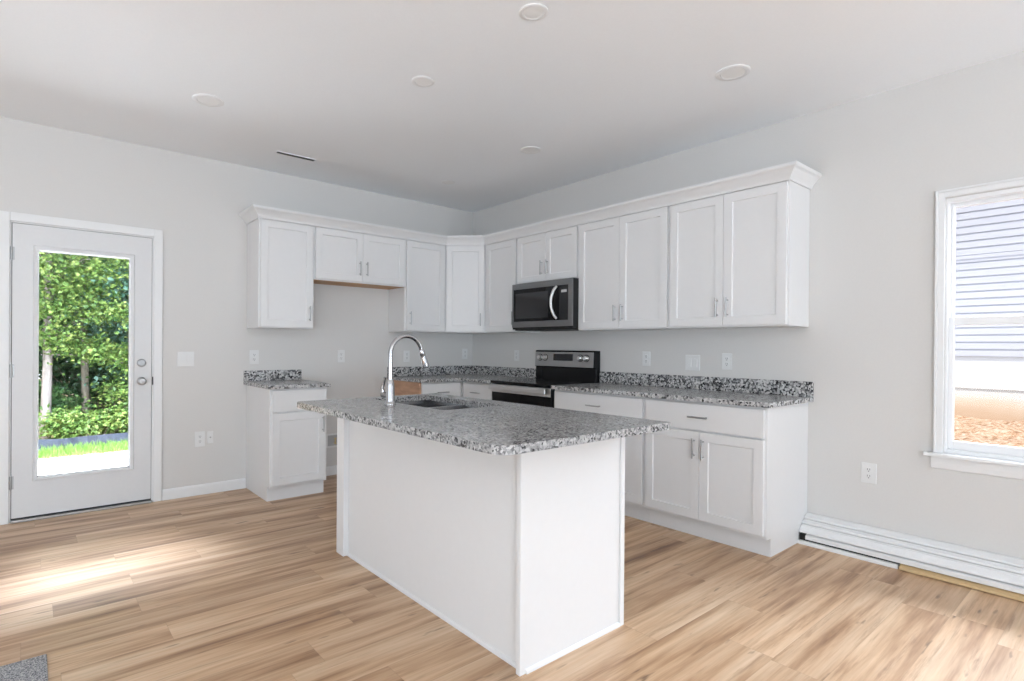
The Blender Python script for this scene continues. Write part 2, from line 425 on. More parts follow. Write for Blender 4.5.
bm = B(); lathe(bm, (-3.237, -.002, 1.080), (0, -1, 0), [(.031, 0), (.031, .006), (.027, .011), (.020, .013), (.020, .011), (.004, .011)]); bx(bm, -3.250, -3.224, -.030, -.012, 1.0755, 1.0845)
obj('deadbolt', bm, 'nickel', dr, smooth=True)
bm = B(); lathe(bm, (-3.237, -.002, .941), (0, -1, 0), [(.031, 0), (.031, .005), (.026, .010), (.012, .013), (.011, .030), (.020, .038), (.026, .048), (.026, .060), (.020, .067), (.006, .069)])
obj('door_knob', bm, 'nickel', dr, smooth=True)
box('strike_plate', 'blackmat', dr, (sx1+.003, sx1+.010, -.019, -.0165, .91, .972))

# ------------------------------------------------------------------ window on the right wall
bm = B()
cz1 = 2.104
def casing(bm, y0, y1, z0, z1, wdt):   # flat casing with raised outer back band
    bx(bm, -.014, 0, y1-wdt, y1, z0, z1); bx(bm, -.014, 0, y0, y0+wdt, z0, z1); bx(bm, -.014, 0, y0+wdt, y1-wdt, z1-wdt, z1)
    bx(bm, -.022, 0, y1, y1+.012, z0, z1+.012); bx(bm, -.022, 0, y0-.012, y0, z0, z1+.012); bx(bm, -.022, 0, y0, y1, z1, z1+.012)
casing(bm, -5.058, -4.158, .655, cz1-.014, .028)
structure(obj('trim_2', bm, 'trim', bevel=.002), 'white casing around the double-hung window', 'casing')
structure(box('trim_3', 'trim', None, (-.045, .05, -5.11, -4.105, .635, .655), bevel=.004), 'white sill board under the double-hung window', 'window sill')
bm = B(); prism(bm, [(0, .565), (-.012, .572), (-.016, .60), (-.016, .634), (0, .634)], lambda p, t: Vector((p[0], t, p[1])), -5.08, -4.135)
structure(obj('trim_4', bm, 'trim'), 'white apron moulding below the window sill', 'apron')
wn = thing('window_1', (.06, -4.6075, .655), 'white double-hung window looking at the neighbour\'s siding', 'window', None, 'structure')
y0, y1, z0, z1 = WY0, WY1, .655, WZ1
bm = B()
bx(bm, .02, .13, y0, y0+.012, z0, z1); bx(bm, .02, .13, y1-.012, y1, z0, z1); bx(bm, .02, .13, y0+.012, y1-.012, z1-.022, z1); bx(bm, .02, .13, y0+.012, y1-.012, z0, z0+.022)
obj('window_frame', bm, 'vinyl', wn, bevel=.002)
def sash(name, xa, xb, za, zb, st, bot, top):
    bm = B(); a, b_ = y0+.012, y1-.012
    bx(bm, xa, xb, a, a+st, za, zb); bx(bm, xa, xb, b_-st, b_, za, zb); bx(bm, xa, xb, a+st, b_-st, za, za+bot); bx(bm, xa, xb, a+st, b_-st, zb-top, zb)
    s = obj(name, bm, 'vinyl', wn, bevel=.003)
    box('window_pane', 'glass', s, ((xa+xb)/2-.002, (xa+xb)/2+.002, a+st-.004, b_-st+.004, za+bot-.004, zb-top+.004))
    return s
sash('upper_sash', .078, .108, 1.37, z1-.022, .014, .04, .022)
ls = sash('lower_sash', .040, .070, z0+.022, 1.405, .022, .045, .045)
bm = B(); bx(bm, .028, .045, -4.66, -4.60, 1.4055, 1.417); bx(bm, .020, .036, -4.645, -4.615, 1.4055, 1.412)
obj('sash_lock', bm, 'vinyl', wn, bevel=.002)

# ------------------------------------------------------------------ cabinets
def pull(door, fr, u, z, o, vert=True, L=.128):
    bm = B(); h = L/2; q = .048
    if vert:
        tube(bm, [fr(u, o+.030, z-h), fr(u, o+.030, z+h)], .0055, 10)
        for s in (-q, q): tube(bm, [fr(u, o-.001, z+s), fr(u, o+.030, z+s)], .0042, 8)
    else:
        tube(bm, [fr(u-h, o+.030, z), fr(u+h, o+.030, z)], .0055, 10)
        for s in (-q, q): tube(bm, [fr(u+s, o-.001, z), fr(u+s, o+.030, z)], .0042, 8)
    obj('handle', bm, 'nickel', door, smooth=True)
UB, UT, UD = 1.366, 2.262, .305
def wall_cab(fr, u0, u1, zb, label, doors, group='white wall cabinets', under=None, inset=.034):
    c = fr((u0+u1)/2, UD/2, zb)
    t = thing('wall_cabinet', c, label, 'cabinet', group)
    bm = B(); bx(bm, u0+.0005, u1-.0005, .001, UD, zb, UT, fr); obj('cabinet_body', bm, 'white', t, bevel=.001)
    if under:
        bm = B(); bx(bm, u0+.002, u1-.002, .004, UD-.014, zb-.0025, zb+.004, fr); obj('underside', bm, 'pinemold', t)['label'] = 'raw wood underside'
    a, b_ = u0+.012, u1-.012; n = len(doors)
    wd = (b_-a-.0022*(n-1))/n
    for i, side in enumerate(doors):
        d0 = a+i*(wd+.0022); bm = B(); shaker(bm, fr, d0, d0+wd, zb+.010, 2.248, UD+.0005)
        d = obj('door', bm, 'white', t)
        hu = d0+inset if side == 'near' else d0+wd-inset     # near: side nearer the room corner
        pull(d, fr, hu, zb+.010+.055+.064+.0, UD+.0205)
    return t
wall_cab(BACK, 2.0, 2.465, UB, 'white single-door wall cabinet nearest the glazed door', ['near'])
wall_cab(BACK, 1.085, 2.0, 1.795, 'short white two-door wall cabinet over the empty refrigerator gap', ['far', 'near'], under=True)
wall_cab(BACK, .61, 1.085, UB, 'white single-door wall cabinet between refrigerator gap and diagonal corner cabinet', ['far'])
wall_cab(RIGHT, .61, 1.073, UB, 'white single-door wall cabinet between diagonal corner cabinet and microwave', ['far'], inset=.016)
wall_cab(RIGHT, 1.073, 1.829, 1.808, 'short white two-door wall cabinet directly above the microwave', ['far', 'near'])
wall_cab(RIGHT, 1.829, 2.686, UB, 'white two-door wall cabinet right beside the microwave', ['far', 'near'])
wall_cab(RIGHT, 2.686, 3.502, UB, 'white two-door wall cabinet at the window end of the run', ['far', 'near'])
# the diagonal corner cabinet
t = thing('wall_cabinet', (-.25, -.25, UB), 'white diagonal wall cabinet filling the room corner', 'cabinet', 'white wall cabinets')
bm = B(); prism(bm, [(-.001, -.001), (-.6095, -.001), (-.6095, -.305), (-.305, -.6095), (-.001, -.6095)], lambda p, z: Vector((p[0], p[1], z)), UB, UT)
obj('cabinet_body', bm, 'white', t, bevel=.001)
DG = Fr((-.61, -.305, 0), (S2, -S2, 0), (-S2, -S2, 0)); LD = .305*math.sqrt(2)
bm = B(); shaker(bm, DG, .022, LD-.022, UB+.010, 2.248, .0008); d = obj('door', bm, 'white', t)
pull(d, DG, LD-.055, UB+.129, .0213)

# crown moulding: one mitred sweep round the whole run
def sweep(bm, path, prof):
    pts = [Vector((x, y, 0)) for x, y in path]; n = len(pts); offs = []
    for i in range(n):
        ns = []
        if i > 0: d = (pts[i]-pts[i-1]).normalized(); ns.append(Vector((d.y, -d.x, 0)))
        if i < n-1: d = (pts[i+1]-pts[i]).normalized(); ns.append(Vector((d.y, -d.x, 0)))
        if len(ns) == 1: offs.append(ns[0])
        else:
            mth = (ns[0]+ns[1]).normalized(); offs.append(mth/mth.dot(ns[0]))
    rings = [[bm.verts.new(pts[i]+offs[i]*o+Vector((0, 0, z))) for o, z in prof] for i in range(n)]
    k = len(prof)
    for a, b_ in zip(rings, rings[1:]):
        for j in range(k): bm.faces.new((a[j], a[(j+1) % k], b_[(j+1) % k], b_[j]))
    bm.faces.new(rings[0]); bm.faces.new(rings[-1][::-1])
bm = B()
crown = [(.001, 2.2505), (.013, 2.2505), (.015, 2.262), (.020, 2.272), (.032, 2.288), (.050, 2.308), (.064, 2.317), (.067, 2.322), (.069, 2.326), (.069, 2.338), (.001, 2.338)]
sweep(bm, [(-2.465, -.001), (-2.465, -.3262), (-.6186, -.3262), (-.3262, -.6186), (-.3262, -3.502), (-.001, -3.502)], crown)
tag(obj('crown_moulding', bm, 'white'), 'white cove crown moulding running along the top of all wall cabinets', 'moulding')

CZ = .914; CT = .030; CB = CZ-CT
def base_cab(fr, u0, u1, label, doors, drawers=1, end_far=False, end_near=False, raw_far=False, knob=True):
    c = fr((u0+u1)/2, .3, 0)
    t = thing('base_cabinet', c, label, 'cabinet', 'white base cabinets')
    bm = B(); bx(bm, u0+.0005, u1-.0005, .015, .59, .112, CB-.001, fr); obj('cabinet_body', bm, 'white', t, bevel=.001)
    bm = B(); bx(bm, u0+.001, u1-.001, .50, .535, 0, .113, fr); obj('toe_kick', bm, 'white', t)
    for flag, a, b_ in ((end_far, u1-.018, u1+.001), (end_near, u0-.001, u0+.018)):
        if flag:
            bm = B(); prism(bm, [(.001, .0), (.536, 0), (.536, .111), (.5905, .111), (.5905, CB-.001), (.001, CB-.001)], lambda p, tt: fr(tt, p[0], p[1]), a, b_)
            o = obj('end_panel', bm, 'ply' if raw_far and a > u0+.02 else 'white', t, bevel=.001)
            if raw_far and a > u0+.02: o['label'] = 'raw plywood end panel'
    a, b_ = u0+.014, u1-.014
    nd = max(1, drawers); wd = (b_-a-.006*(nd-1))/nd
    for i in range(nd):
        d0 = a+i*(wd+.006); bm = B(); bx(bm, d0, d0+wd, .5905, .6105, .702, .868, fr); d = obj('drawer_front', bm, 'white', t, bevel=.002)
        if knob: pull(d, fr, d0+wd/2, .785, .6105, False)
    n = len(doors); wd = (b_-a-.0022*(n-1))/n
    for i, side in enumerate(doors):
        d0 = a+i*(wd+.0022); bm = B(); shaker(bm, fr, d0, d0+wd, .132, .690, .5905); d = obj('door', bm, 'white', t)
        hu = d0+.03 if side == 'near' else d0+wd-.03
        pull(d, fr, hu, .690-.105, .6105)
    return t
base_cab(BACK, 2.0, 2.462, 'narrow white base cabinet standing alone by the glazed door', ['near'], end_far=True, end_near=True, knob=False)
base_cab(BACK, .6115, 1.088, 'white base cabinet with a raw plywood end facing the refrigerator gap', ['far'], end_far=True, raw_far=True)
base_cab(RIGHT, .6115, 1.072, 'white base cabinet tucked between the room corner and range', ['near'])
base_cab(RIGHT, 1.829, 2.683, 'white two-door base cabinet right of the range', ['far', 'near'])
base_cab(RIGHT, 2.683, 3.502, 'white two-door base cabinet at the open end near the window', ['far', 'near'], end_far=True)
# blind filler in the corner
bm = B(); bx(bm, .02, .611, .02, .6105, .112, CB-.001, BACK)
tag(obj('corner_filler', bm, 'white'), 'white blind corner box under the corner countertop', 'cabinet')

# countertops with backsplashes
def slab(bm, poly, z0, z1, holes=()):
    es = []
    for lp in [poly]+list(holes):
        vs = [bm.verts.new((x, y, z1)) for x, y in lp]
        es += [bm.edges.new((vs[i], vs[(i+1) % len(vs)])) for i in range(len(vs))]
    r = bmesh.ops.triangle_fill(bm, use_beauty=True, use_dissolve=False, edges=es)
    fs = [g for g in r['geom'] if isinstance(g, bmesh.types.BMFace)]
    e = bmesh.ops.extrude_face_region(bm, geom=fs)
    bmesh.ops.translate(bm, verts=[g for g in e['geom'] if isinstance(g, bmesh.types.BMVert)], vec=(0, 0, z0-z1))
def counter(label, poly, splashes):
    bm = B(); slab(bm, poly, CB, CZ)
    xs = [p[0] for p in poly]; ys = [p[1] for p in poly]
    t = tag(obj('countertop', bm, 'granite_top_glare', bevel=.003), label, 'countertop', 'grey speckled granite countertops')
    for args in splashes:
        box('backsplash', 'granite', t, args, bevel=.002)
    return t
counter('small square grey granite countertop on the cabinet near the door', [(-2.489, -.001), (-2.489, -.638), (-1.986, -.638), (-1.986, -.001)], [(-2.489, -1.99, -.021, -.001, CZ, 1.003)])
counter('L-shaped grey granite countertop in the room corner left of the range', [(-.001, -.001), (-1.103, -.001), (-1.103, -.638), (-.638, -.638), (-.638, -1.0725), (-.001, -1.0725)], [(-1.10, -.0215, -.021, -.001, CZ, 1.008), (-.021, -.001, -1.0725, -.001, CZ, 1.008)])
counter('long straight grey granite countertop right of the range', [(-.001, -1.829), (-.638, -1.829), (-.638, -3.535), (-.001, -3.535)], [(-.021, -.001, -3.535, -1.829, CZ, 1.012)])

# ------------------------------------------------------------------ range
rg = thing('range', (-.34, -1.477, 0), 'black and stainless electric range with glass cooktop and rear controls', 'stove')
R0, R1 = 1.078, 1.824
def rb(name, mat, args, bevel=0, parent=None, fr=RIGHT, **k): return box(name, mat, parent or rg, args, fr, bevel, **k)
rb('range_body', 'blackmat', (R0, R1, .005, .597, .04, .893), .002)
rb('cooktop', 'black', (R0-.001, R1+.001, .005, .643, .8935, .917), .006)
for (u, o, r) in ((1.29, .47, .105), (1.66, .47, .085), (1.29, .22, .08), (1.66, .22, .10)):
    bm = B(); lathe(bm, RIGHT(u, o, .9172), (0, 0, 1), [(r, 0), (r, .0004)], 32); obj('burner_ring', bm, 'darkglass', rg)
od = rb('oven_door', 'black', (R0+.004, R1-.004, .5975, .627, .22, .890), .004)
rb('door_top_band', 'steel', (R0+.006, R1-.006, .6273, .631, .815, .886), .001, od)
rb('door_window', 'darkglass', (R0+.10, R1-.10, .6273, .6295, .36, .74), .001, od)
bm = B(); bx(bm, R0+.012, R1-.030, .660, .678, .838, .882, RIGHT)
obj('oven_handle', bm, 'steel', od, bevel=.006)
for u in (R0+.045, R1-.06):
    rb('handle_bracket', 'blackmat', (u-.010, u+.010, .6312, .6598, .845, .875), .003, od)
rb('storage_drawer', 'steel', (R0+.004, R1-.004, .5975, .625, .06, .212), .004)
bm = B()
prism(bm, [(.003, .90), (.060, .90), (.060, 1.035), (.074, 1.040), (.066, 1.182), (.058, 1.192), (.003, 1.192)], lambda p, tt: RIGHT(tt, p[0], p[1]), R0+.002, R1-.002)
obj('backguard', bm, 'black', rg, bevel=.003)
SL = (.0765-.0685)/(.142)
bm = B(); prism(bm, [(.070, 1.042), (.0768, 1.042), (.0690, 1.178), (.060, 1.178)], lambda p, tt: RIGHT(tt, p[0], p[1]), R0+.006, R1-.022)
cp = obj('control_panel', bm, 'panelsteel', rg, bevel=.001)
bm = B(); prism(bm, [(.068, 1.098), (.0755, 1.098), (.0722, 1.160), (.064, 1.160)], lambda p, tt: RIGHT(tt, p[0], p[1]), 1.325, 1.565)
obj('display', bm, 'display', cp)
for u in (1.151, 1.219, 1.655, 1.725):
    bm = B(); lathe(bm, RIGHT(u, .072, 1.124), (-1, 0, .06), [(.026, 0), (.026, .004), (.021, .006), (.020, .026), (.017, .029), (.004, .029)])
    k = obj('knob', bm, 'knobsilver', cp, smooth=True)
    bm = B(); lathe(bm, RIGHT(u, .0725, 1.124), (-1, 0, .06), [(.033, 0), (.033, .003), (.029, .0035)]); obj('knob_skirt', bm, 'blackmat', k)

# ------------------------------------------------------------------ microwave
mw = thing('microwave', (-.2, -1.45, 1.382), 'stainless over-the-range microwave with dark glass door', 'microwave')
A0, A1 = 1.100, 1.846
box('microwave_body', 'blackmat', mw, (A0+.001, A1-.001, .004, .393, 1.384, 1.804), RIGHT, .002)
bm = B()
bx(bm, A0, A1, .3935, .400, 1.752, 1.8035, RIGHT); bx(bm, A0, A1, .3935, .400, 1.402, 1.455, RIGHT); bx(bm, A0, A0+.018, .3935, .400, 1.455, 1.752, RIGHT); bx(bm, A1-.052, A1, .3935, .400, 1.455, 1.752, RIGHT)
obj('front_frame', bm, 'darksteel', mw, bevel=.001)
md = box('microwave_door', 'black', mw, (A0+.018, 1.690, .3935, .397, 1.455, 1.752), RIGHT, .001)
box('door_window', 'darkglass', md, (A0+.045, 1.560, .3972, .3985, 1.482, 1.715), RIGHT)
bm = B(); pts = []
for i in range(15):
    a = i/14; pts.append(RIGHT(1.655+.030*(1-4*(a-.5)**2)*-1+.012, .404+.040*math.sin(PI*a)**.6, 1.468+.278*a))
tube(bm, pts, [.010]+[.0125]*13+[.010], 12); obj('door_handle', bm, 'steel', md, smooth=True)
pn = box('keypad', 'display', mw, (1.694, A1-.052, .3935, .397, 1.455, 1.752), RIGHT, .001)
box('clock_display', 'boxgrey', pn, (1.715, 1.775, .3972, .3978, 1.690, 1.712), RIGHT)
box('vent_grille', 'blackmat', mw, (A0+.03, A1-.02, .02, .388, 1.374, 1.3835), RIGHT, .003)

# ------------------------------------------------------------------ island
isl = thing('island', (-2.17, -2.64, 0), 'white panelled kitchen island base under the big granite slab', 'kitchen island')
ix0, ix1, iy0, iy1 = -2.491, -1.866, -3.436, -1.858
IB = .877
box('back_panel', 'white', isl, (ix0+.034, ix0+.050, iy0+.020, iy1-.002, 0, IB))
box('corner_post', 'white', isl, (ix0, ix0+.0335, iy1-.092, iy1, 0, IB), bevel=.002)
box('end_panel', 'white', isl, (ix0, ix1-.004, iy0+.001, iy0+.0195, 0, IB), bevel=.0015)
box('end_panel', 'white', isl, (ix0+.0505, ix1-.004, iy1-.0185, iy1, 0, IB))
bm = B(); bx(bm, ix1-.026, ix1, iy0-.009, iy0+.0005, 0, IB-.001); bx(bm, ix1-.0038, ix1, iy0+.0006, iy0+.03, 0, IB-.001)
obj('corner_trim', bm, 'white', isl, bevel=.0015)
bm = B(); bx(bm, ix0, ix0+.03, iy0-.003, iy0+.0005, 0, IB-.001)
obj('corner_trim', bm, 'white', isl, bevel=.001)
bm = B(); prism(bm, [(0, 0), (-.010, 0), (-.009, .010), (-.003, .016), (0, .016)], lambda p, tt: Vector((ix0+.034+p[0], tt, p[1])), iy0+.0205, iy1-.0925)
prism(bm, [(0, 0), (-.010, 0), (-.009, .010), (-.003, .016), (0, .016)], lambda p, tt: Vector((tt, iy0+.0005+p[0], p[1])), ix0+.03, ix1-.027)
obj('shoe_moulding', bm, 'white', isl)
# working side with doors
IR = Fr((ix1-.024, iy1, 0), (0, -1, 0), (1, 0, 0))
bm = B(); bx(bm, ix1-.040, ix1-.024, iy0+.02, iy1-.019, .11, IB); obj('face_frame', bm, 'white', isl)
for a in (.03, .54, 1.05):
    bm = B(); shaker(bm, IR, a, a+.49, .13, .69, 0); d = obj('door', bm, 'white', isl); pull(d, IR, a+.46, .59, .0205)
    bm = B(); bx(bm, a, a+.49, 0, .02, .70, .865, IR); obj('drawer_front', bm, 'white', isl, bevel=.002)
box('toe_kick', 'white', isl, (ix1-.12, ix1-.10, iy0+.02, iy1-.019, 0, .11))

IZ = .908
X0, X1, Y0, Y1 = -2.752, -1.787, -3.622, -1.866
def rcorner(cx, cy, r, a0, a1, n=8): return [(cx+r*math.cos(a0+(a1-a0)*i/n), cy+r*math.sin(a0+(a1-a0)*i/n)) for i in range(n+1)]
rr = .065
poly = rcorner(X0+rr, Y0+rr, rr, PI, 1.5*PI)+rcorner(X1-.012, Y0+.012, .012, 1.5*PI, 2*PI, 4)+[(X1, Y1)]+rcorner(X0+.05, Y1-.05, .05, .5*PI, PI)
SX0, SX1, SY0, SY1 = -2.318, -1.915, -2.70, -1.955
sk = rcorner(SX0+.03, SY0+.03, .03, PI, 1.5*PI, 5)+rcorner(SX1-.03, SY0+.03, .03, 1.5*PI, 2*PI, 5)+rcorner(SX1-.03, SY1-.03, .03, 0, .5*PI, 5)+rcorner(SX0+.03, SY1-.03, .03, .5*PI, PI, 5)
bm = B(); slab(bm, poly, IZ-.031, IZ, [sk])
tag(obj('island_countertop', bm, 'granite_isl', bevel=.003), 'large grey speckled granite slab with a sink cutout on the island', 'countertop')

# undermount double sink
snk = thing('sink', (-2.12, -2.33, IZ-.21), 'stainless double-bowl sink set under the island slab', 'sink')
def bowl(y0, y1, dep):
    bm = B(); zt = IZ-.0315
    def lp(d, z): return [bm.verts.new(v) for v in ((SX0-.006+d, y0+d, z), (SX1+.006-d, y0+d, z), (SX1+.006-d, y1-d, z), (SX0-.006+d, y1-d, z))]
    L = [lp(-.014, zt), lp(0, zt), lp(.004, zt-.02), lp(.012, zt-dep+.02), lp(.03, zt-dep), lp(.028, zt-dep-.002), lp(.008, zt-dep+.018), lp(-.001, zt-.02), lp(-.014, zt-.003)]
    for a, b_ in zip(L, L[1:]):
        for k in range(4): bm.faces.new((a[k], a[(k+1) % 4], b_[(k+1) % 4], b_[k]))
    bm.faces.new(L[4]); 
    for k in range(4): bm.faces.new((L[-1][k], L[-1][(k+1) % 4], L[0][(k+1) % 4], L[0][k]))
    bm.faces.ensure_lookup_table()
    bw = obj('bowl', bm, 'sinksteel', snk)
    bm = B(); lathe(bm, ((SX0+SX1)/2, (y0+y1)/2, zt-dep+.0005), (0, 0, 1), [(.045, 0), (.043, .003), (.030, .001), (.004, .001)]); obj('drain', bm, 'chrome', bw, smooth=True)
bowl(SY0-.006, -2.342, .19); bowl(-2.313, SY1+.006, .19)
# faucet
FX, FY = -2.392, -2.305
fc = thing('faucet', (FX, FY, IZ), 'chrome gooseneck pull-down faucet on the island slab', 'faucet')
bm = B(); lathe(bm, (FX, FY, IZ), (0, 0, 1), [(.031, 0), (.031, .006), (.026, .012), (.0245, .02), (.0225, .10), (.0185, .125), (.0135, .135)])
obj('faucet_base', bm, 'chrome', fc, smooth=True)
bm = B(); pts = [(FX, FY, IZ+.13), (FX, FY, IZ+.20)]
R_ = .100; zc = IZ+.272
for i in range(17):
    a = PI - PI*i/16*.93; pts.append((FX+R_+R_*math.cos(a), FY, zc+R_*math.sin(a)))
tube(bm, pts, .0125, 14); obj('spout', bm, 'chrome', fc, smooth=True)
e = Vector(pts[-1]); dv = (Vector(pts[-1])-Vector(pts[-2])).normalized()
bm = B(); lathe(bm, e, dv, [(.0135, -.002), (.0165, .004), (.0165, .030), (.0150, .034), (.0175, .045), (.0215, .085), (.0215, .098), (.018, .102), (.004, .102)])
obj('spray_head', bm, 'chrome', fc, smooth=True)
bm = B(); tube(bm, [(FX, FY+.018, IZ+.045), (FX-.010, FY+.066, IZ+.05)], .017, 14)
tube(bm, [(FX-.008, FY+.058, IZ+.050), (FX-.012, FY+.064, IZ+.085), (FX-.008, FY+.044, IZ+.145)], [.011, .0095, .008], 10)
obj('handle', bm, 'chrome', fc, smooth=True)

# ------------------------------------------------------------------ outlets, switches
def plate(fr, u, z, wd, ht, kind, label, cat, group=None):
    t = thing({'switch': 'light_switch', 'outlet': 'wall_outlet', 'blank': 'cable_plate'}[kind], fr(u, 0, z), label, cat, group)
    bm = B(); bx(bm, u-wd/2, u+wd/2, .0003, .006, z-ht/2, z+ht/2, fr); pl = obj('cover_plate', bm, 'plate', t, bevel=.003)
    n = max(1, round(wd/.075))
    for i in range(n):
        c = u+(i-(n-1)/2)*.046
        if kind == 'switch':
            bm = B(); bx(bm, c-.017, c+.017, .006, .008, z-.034, z+.034, fr); r = obj('rocker_frame', bm, 'plate', t)
            bm = B(); prism(bm, [(.0081, z-.03), (.0125, z-.03), (.009, z+.03), (.0081, z+.03)], lambda p, tt: fr(tt, p[0], p[1]), c-.014, c+.014); obj('rocker', bm, 'plate', r, bevel=.001)
        elif kind == 'outlet':
            for s in (-.0195, .0195):
                bm = B(); lathe(bm, fr(c, .006, z+s), fr.o, [(.017, 0), (.017, .0022), (.015, .003)], 20); r = obj('receptacle', bm, 'plate', t)
                bm = B(); bx(bm, c-.0075, c-.0045, .009, .0094, z+s-.002, z+s+.009, fr); bx(bm, c+.0045, c+.0075, .009, .0094, z+s-.002, z+s+.009, fr)
                lathe(bm, fr(c, .009, z+s-.008), fr.o, [(.0035, 0), (.0035, .0004)], 8); obj('slots', bm, 'slot', r)
        else:
            bm = B(); lathe(bm, fr(c, .006, z), fr.o, [(.006, 0), (.006, .008), (.003, .008)], 12); obj('jack', bm, 'nickel', t)
G1 = 'white wall plates'
plate(BACK, 2.932, 1.107, .122, .118, 'switch', 'white double light switch between door and short wall cabinet', 'light switch', G1)
plate(BACK, 2.826, .455, .076, .124, 'outlet', 'white outlet low on the wall between door and base cabinet', 'outlet', G1)
plate(BACK, 2.748, .462, .046, .10, 'blank', 'narrow white cable plate just right of the low outlet', 'wall plate', G1)
plate(BACK, 2.402, 1.118, .078, .122, 'outlet', 'white outlet above the small square countertop', 'outlet', G1)
plate(BACK, 1.600, 1.122, .074, .118, 'outlet', 'white outlet on bare wall of the refrigerator gap', 'outlet', G1)
plate(BACK, .872, 1.118, .074, .118, 'outlet', 'white outlet seen through the faucet arch', 'outlet', G1)
plate(BACK, .11, 1.14, .074, .118, 'outlet', 'white outlet on the door wall next to the room corner', 'outlet', G1)
plate(RIGHT, .742, 1.133, .070, .112, 'outlet', 'white outlet just left of the range controls', 'outlet', G1)
plate(RIGHT, 2.292, 1.133, .074, .116, 'outlet', 'white outlet above the long countertop, nearest the range', 'outlet', G1)
plate(RIGHT, 2.698, 1.112, .118, .118, 'switch', 'white double switch above the middle of the long countertop', 'light switch', G1)
plate(RIGHT, 2.965, 1.128, .074, .118, 'outlet', 'white outlet above the window end of the long countertop', 'outlet', G1)
plate(RIGHT, 3.840, .482, .080, .122, 'outlet', 'white outlet low on the wall left of the window', 'outlet', G1)
# refrigerator water box
wb = thing('water_outlet_box', (-1.675, 0, .26), 'grey water outlet box low in the refrigerator gap', 'utility box')
bm = B(); u0, u1, z0_, z1_ = 1.605, 1.745, .26, .392
bx(bm, u0, u1, .0004, .006, z0_, z0_+.016, BACK); bx(bm, u0, u1, .0004, .006, z1_-.016, z1_, BACK); bx(bm, u0, u0+.016, .0004, .006, z0_+.016, z1_-.016, BACK); bx(bm, u1-.016, u1, .0004, .006, z0_+.016, z1_-.016, BACK)
obj('box_flange', bm, 'plate', wb)
box('box_recess', 'boxgrey', wb, (u0+.016, u1-.016, .0004, .002, z0_+.016, z1_-.016), BACK)
bm = B(); tube(bm, [BACK(1.66, .003, .30), BACK(1.66, .03, .30)], .009, 10); tube(bm, [BACK(1.66, .02, .30), BACK(1.66, .02, .345)], .007, 10); bx(bm, 1.645, 1.675, .018, .024, .345, .352, BACK)
obj('shutoff_valve', bm, 'brass', wb)

# ------------------------------------------------------------------ ceiling
def can(x, y, r, label):
    t = thing('ceiling_light', (x, y, H), label, 'ceiling light', 'recessed ceiling lights')
    bm = B(); lathe(bm, (x, y, H), (0, 0, -1), [(r, 0), (r, .003), (r-.005, .006), (r*.72, .0055), (r*.70, .003)], 36); obj('trim_ring', bm, 'vinyl', t, smooth=True)
    bm = B(); lathe(bm, (x, y, H-.0025), (0, 0, -1), [(r*.69, 0), (r*.69, .002), (.004, .003)], 32); obj('lens', bm, 'lens', t, smooth=True)
can(-2.137, -3.125, .066, 'white recessed ceiling light nearest the camera, above the island\'s near end')
can(-.906, -3.437, .090, 'white recessed ceiling light in front of the window-end wall cabinet')
can(-2.158, -2.249, .066, 'small white recessed ceiling light above the island sink')
can(-3.046, -1.18, .090, 'white recessed ceiling light in front of the glazed door')
can(-.910, -1.857, .080, 'white recessed ceiling light in front of the microwave')
can(-.90, -.76, .060, 'white recessed ceiling light closest to the room corner')
vt = thing('ceiling_vent', (-2.248, -.53, H), 'narrow ceiling air vent above the refrigerator gap', 'air vent')
bm = B(); vx0, vx1, vy0, vy1 = -2.408, -2.090, -.565, -.505
fwd = .007
bx(bm, vx0, vx1, vy0, vy0+fwd, H-.005, H); bx(bm, vx0, vx1, vy1-fwd, vy1, H-.005, H); bx(bm, vx0, vx0+fwd, vy0+fwd, vy1-fwd, H-.005, H); bx(bm, vx1-fwd, vx1, vy0+fwd, vy1-fwd, H-.005, H)
obj('vent_frame', bm, 'ceil', vt)
box('vent_cavity', 'blackmat', vt, (vx0+fwd, vx1-fwd, vy0+fwd, vy1-fwd, H-.0015, H-.0002))
for i in range(3):
    yy = vy0+.010+i*.014
    bm = B(); prism(bm, [(yy+.006, H-.002), (yy+.0072, H-.002), (yy+.0012, H-.007), (yy, H-.007)], lambda p, tt: Vector((tt, p[0], p[1])), vx0+.008, vx1-.008); obj('louver', bm, 'slot', vt)

# ------------------------------------------------------------------ trim boards on the floor
def plank(name, mat, prof, y0, y1, label, cat='board', group='loose trim boards by the wall'):
    bm = B(); prism(bm, prof, lambda p, tt: Vector((p[0], tt, p[1])), y0, y1)
    return tag(obj(name, bm, mat, bevel=.0012), label, cat, group)
plank('trim_board', 'trim', [(-.158, 0), (-.04, 0), (-.04, .022), (-.155, .022)], -4.022, -3.5045, 'short white board lying on the floor against the end cabinet')
plank('wood_strip', 'pine', [(-.168, .004), (-.06, .0), (-.06, .026), (-.135, .029), (-.164, .018)], -6.6, -4.03, 'raw tan wood strip at the floor front of the board pile')
plank('trim_board', 'trim', [(-.146, .033), (-.012, .033), (-.012, .062), (-.132, .062), (-.146, .056)], -6.6, -3.545, 'flat white board directly on the bottom strips of the pile')
plank('trim_board', 'trim', [(-.138, .068), (-.010, .068), (-.010, .111), (-.094, .111), (-.100, .107), (-.112, .104), (-.120, .094), (-.136, .080)], -6.6, -3.506, 'white moulded board third from the floor in the pile')
plank('trim_board', 'trim', [(-.092, .114), (-.010, .114), (-.010, .136), (-.066, .136), (-.072, .132), (-.090, .126)], -6.6, -3.5055, 'white moulded board just below the top of the pile')
plank('trim_board', 'trim', [(-.060, .139), (-.004, .139), (-.004, .166), (-.016, .166), (-.030, .160), (-.058, .150)], -6.6, -3.505, 'topmost white moulded board of the pile, touching the wall')
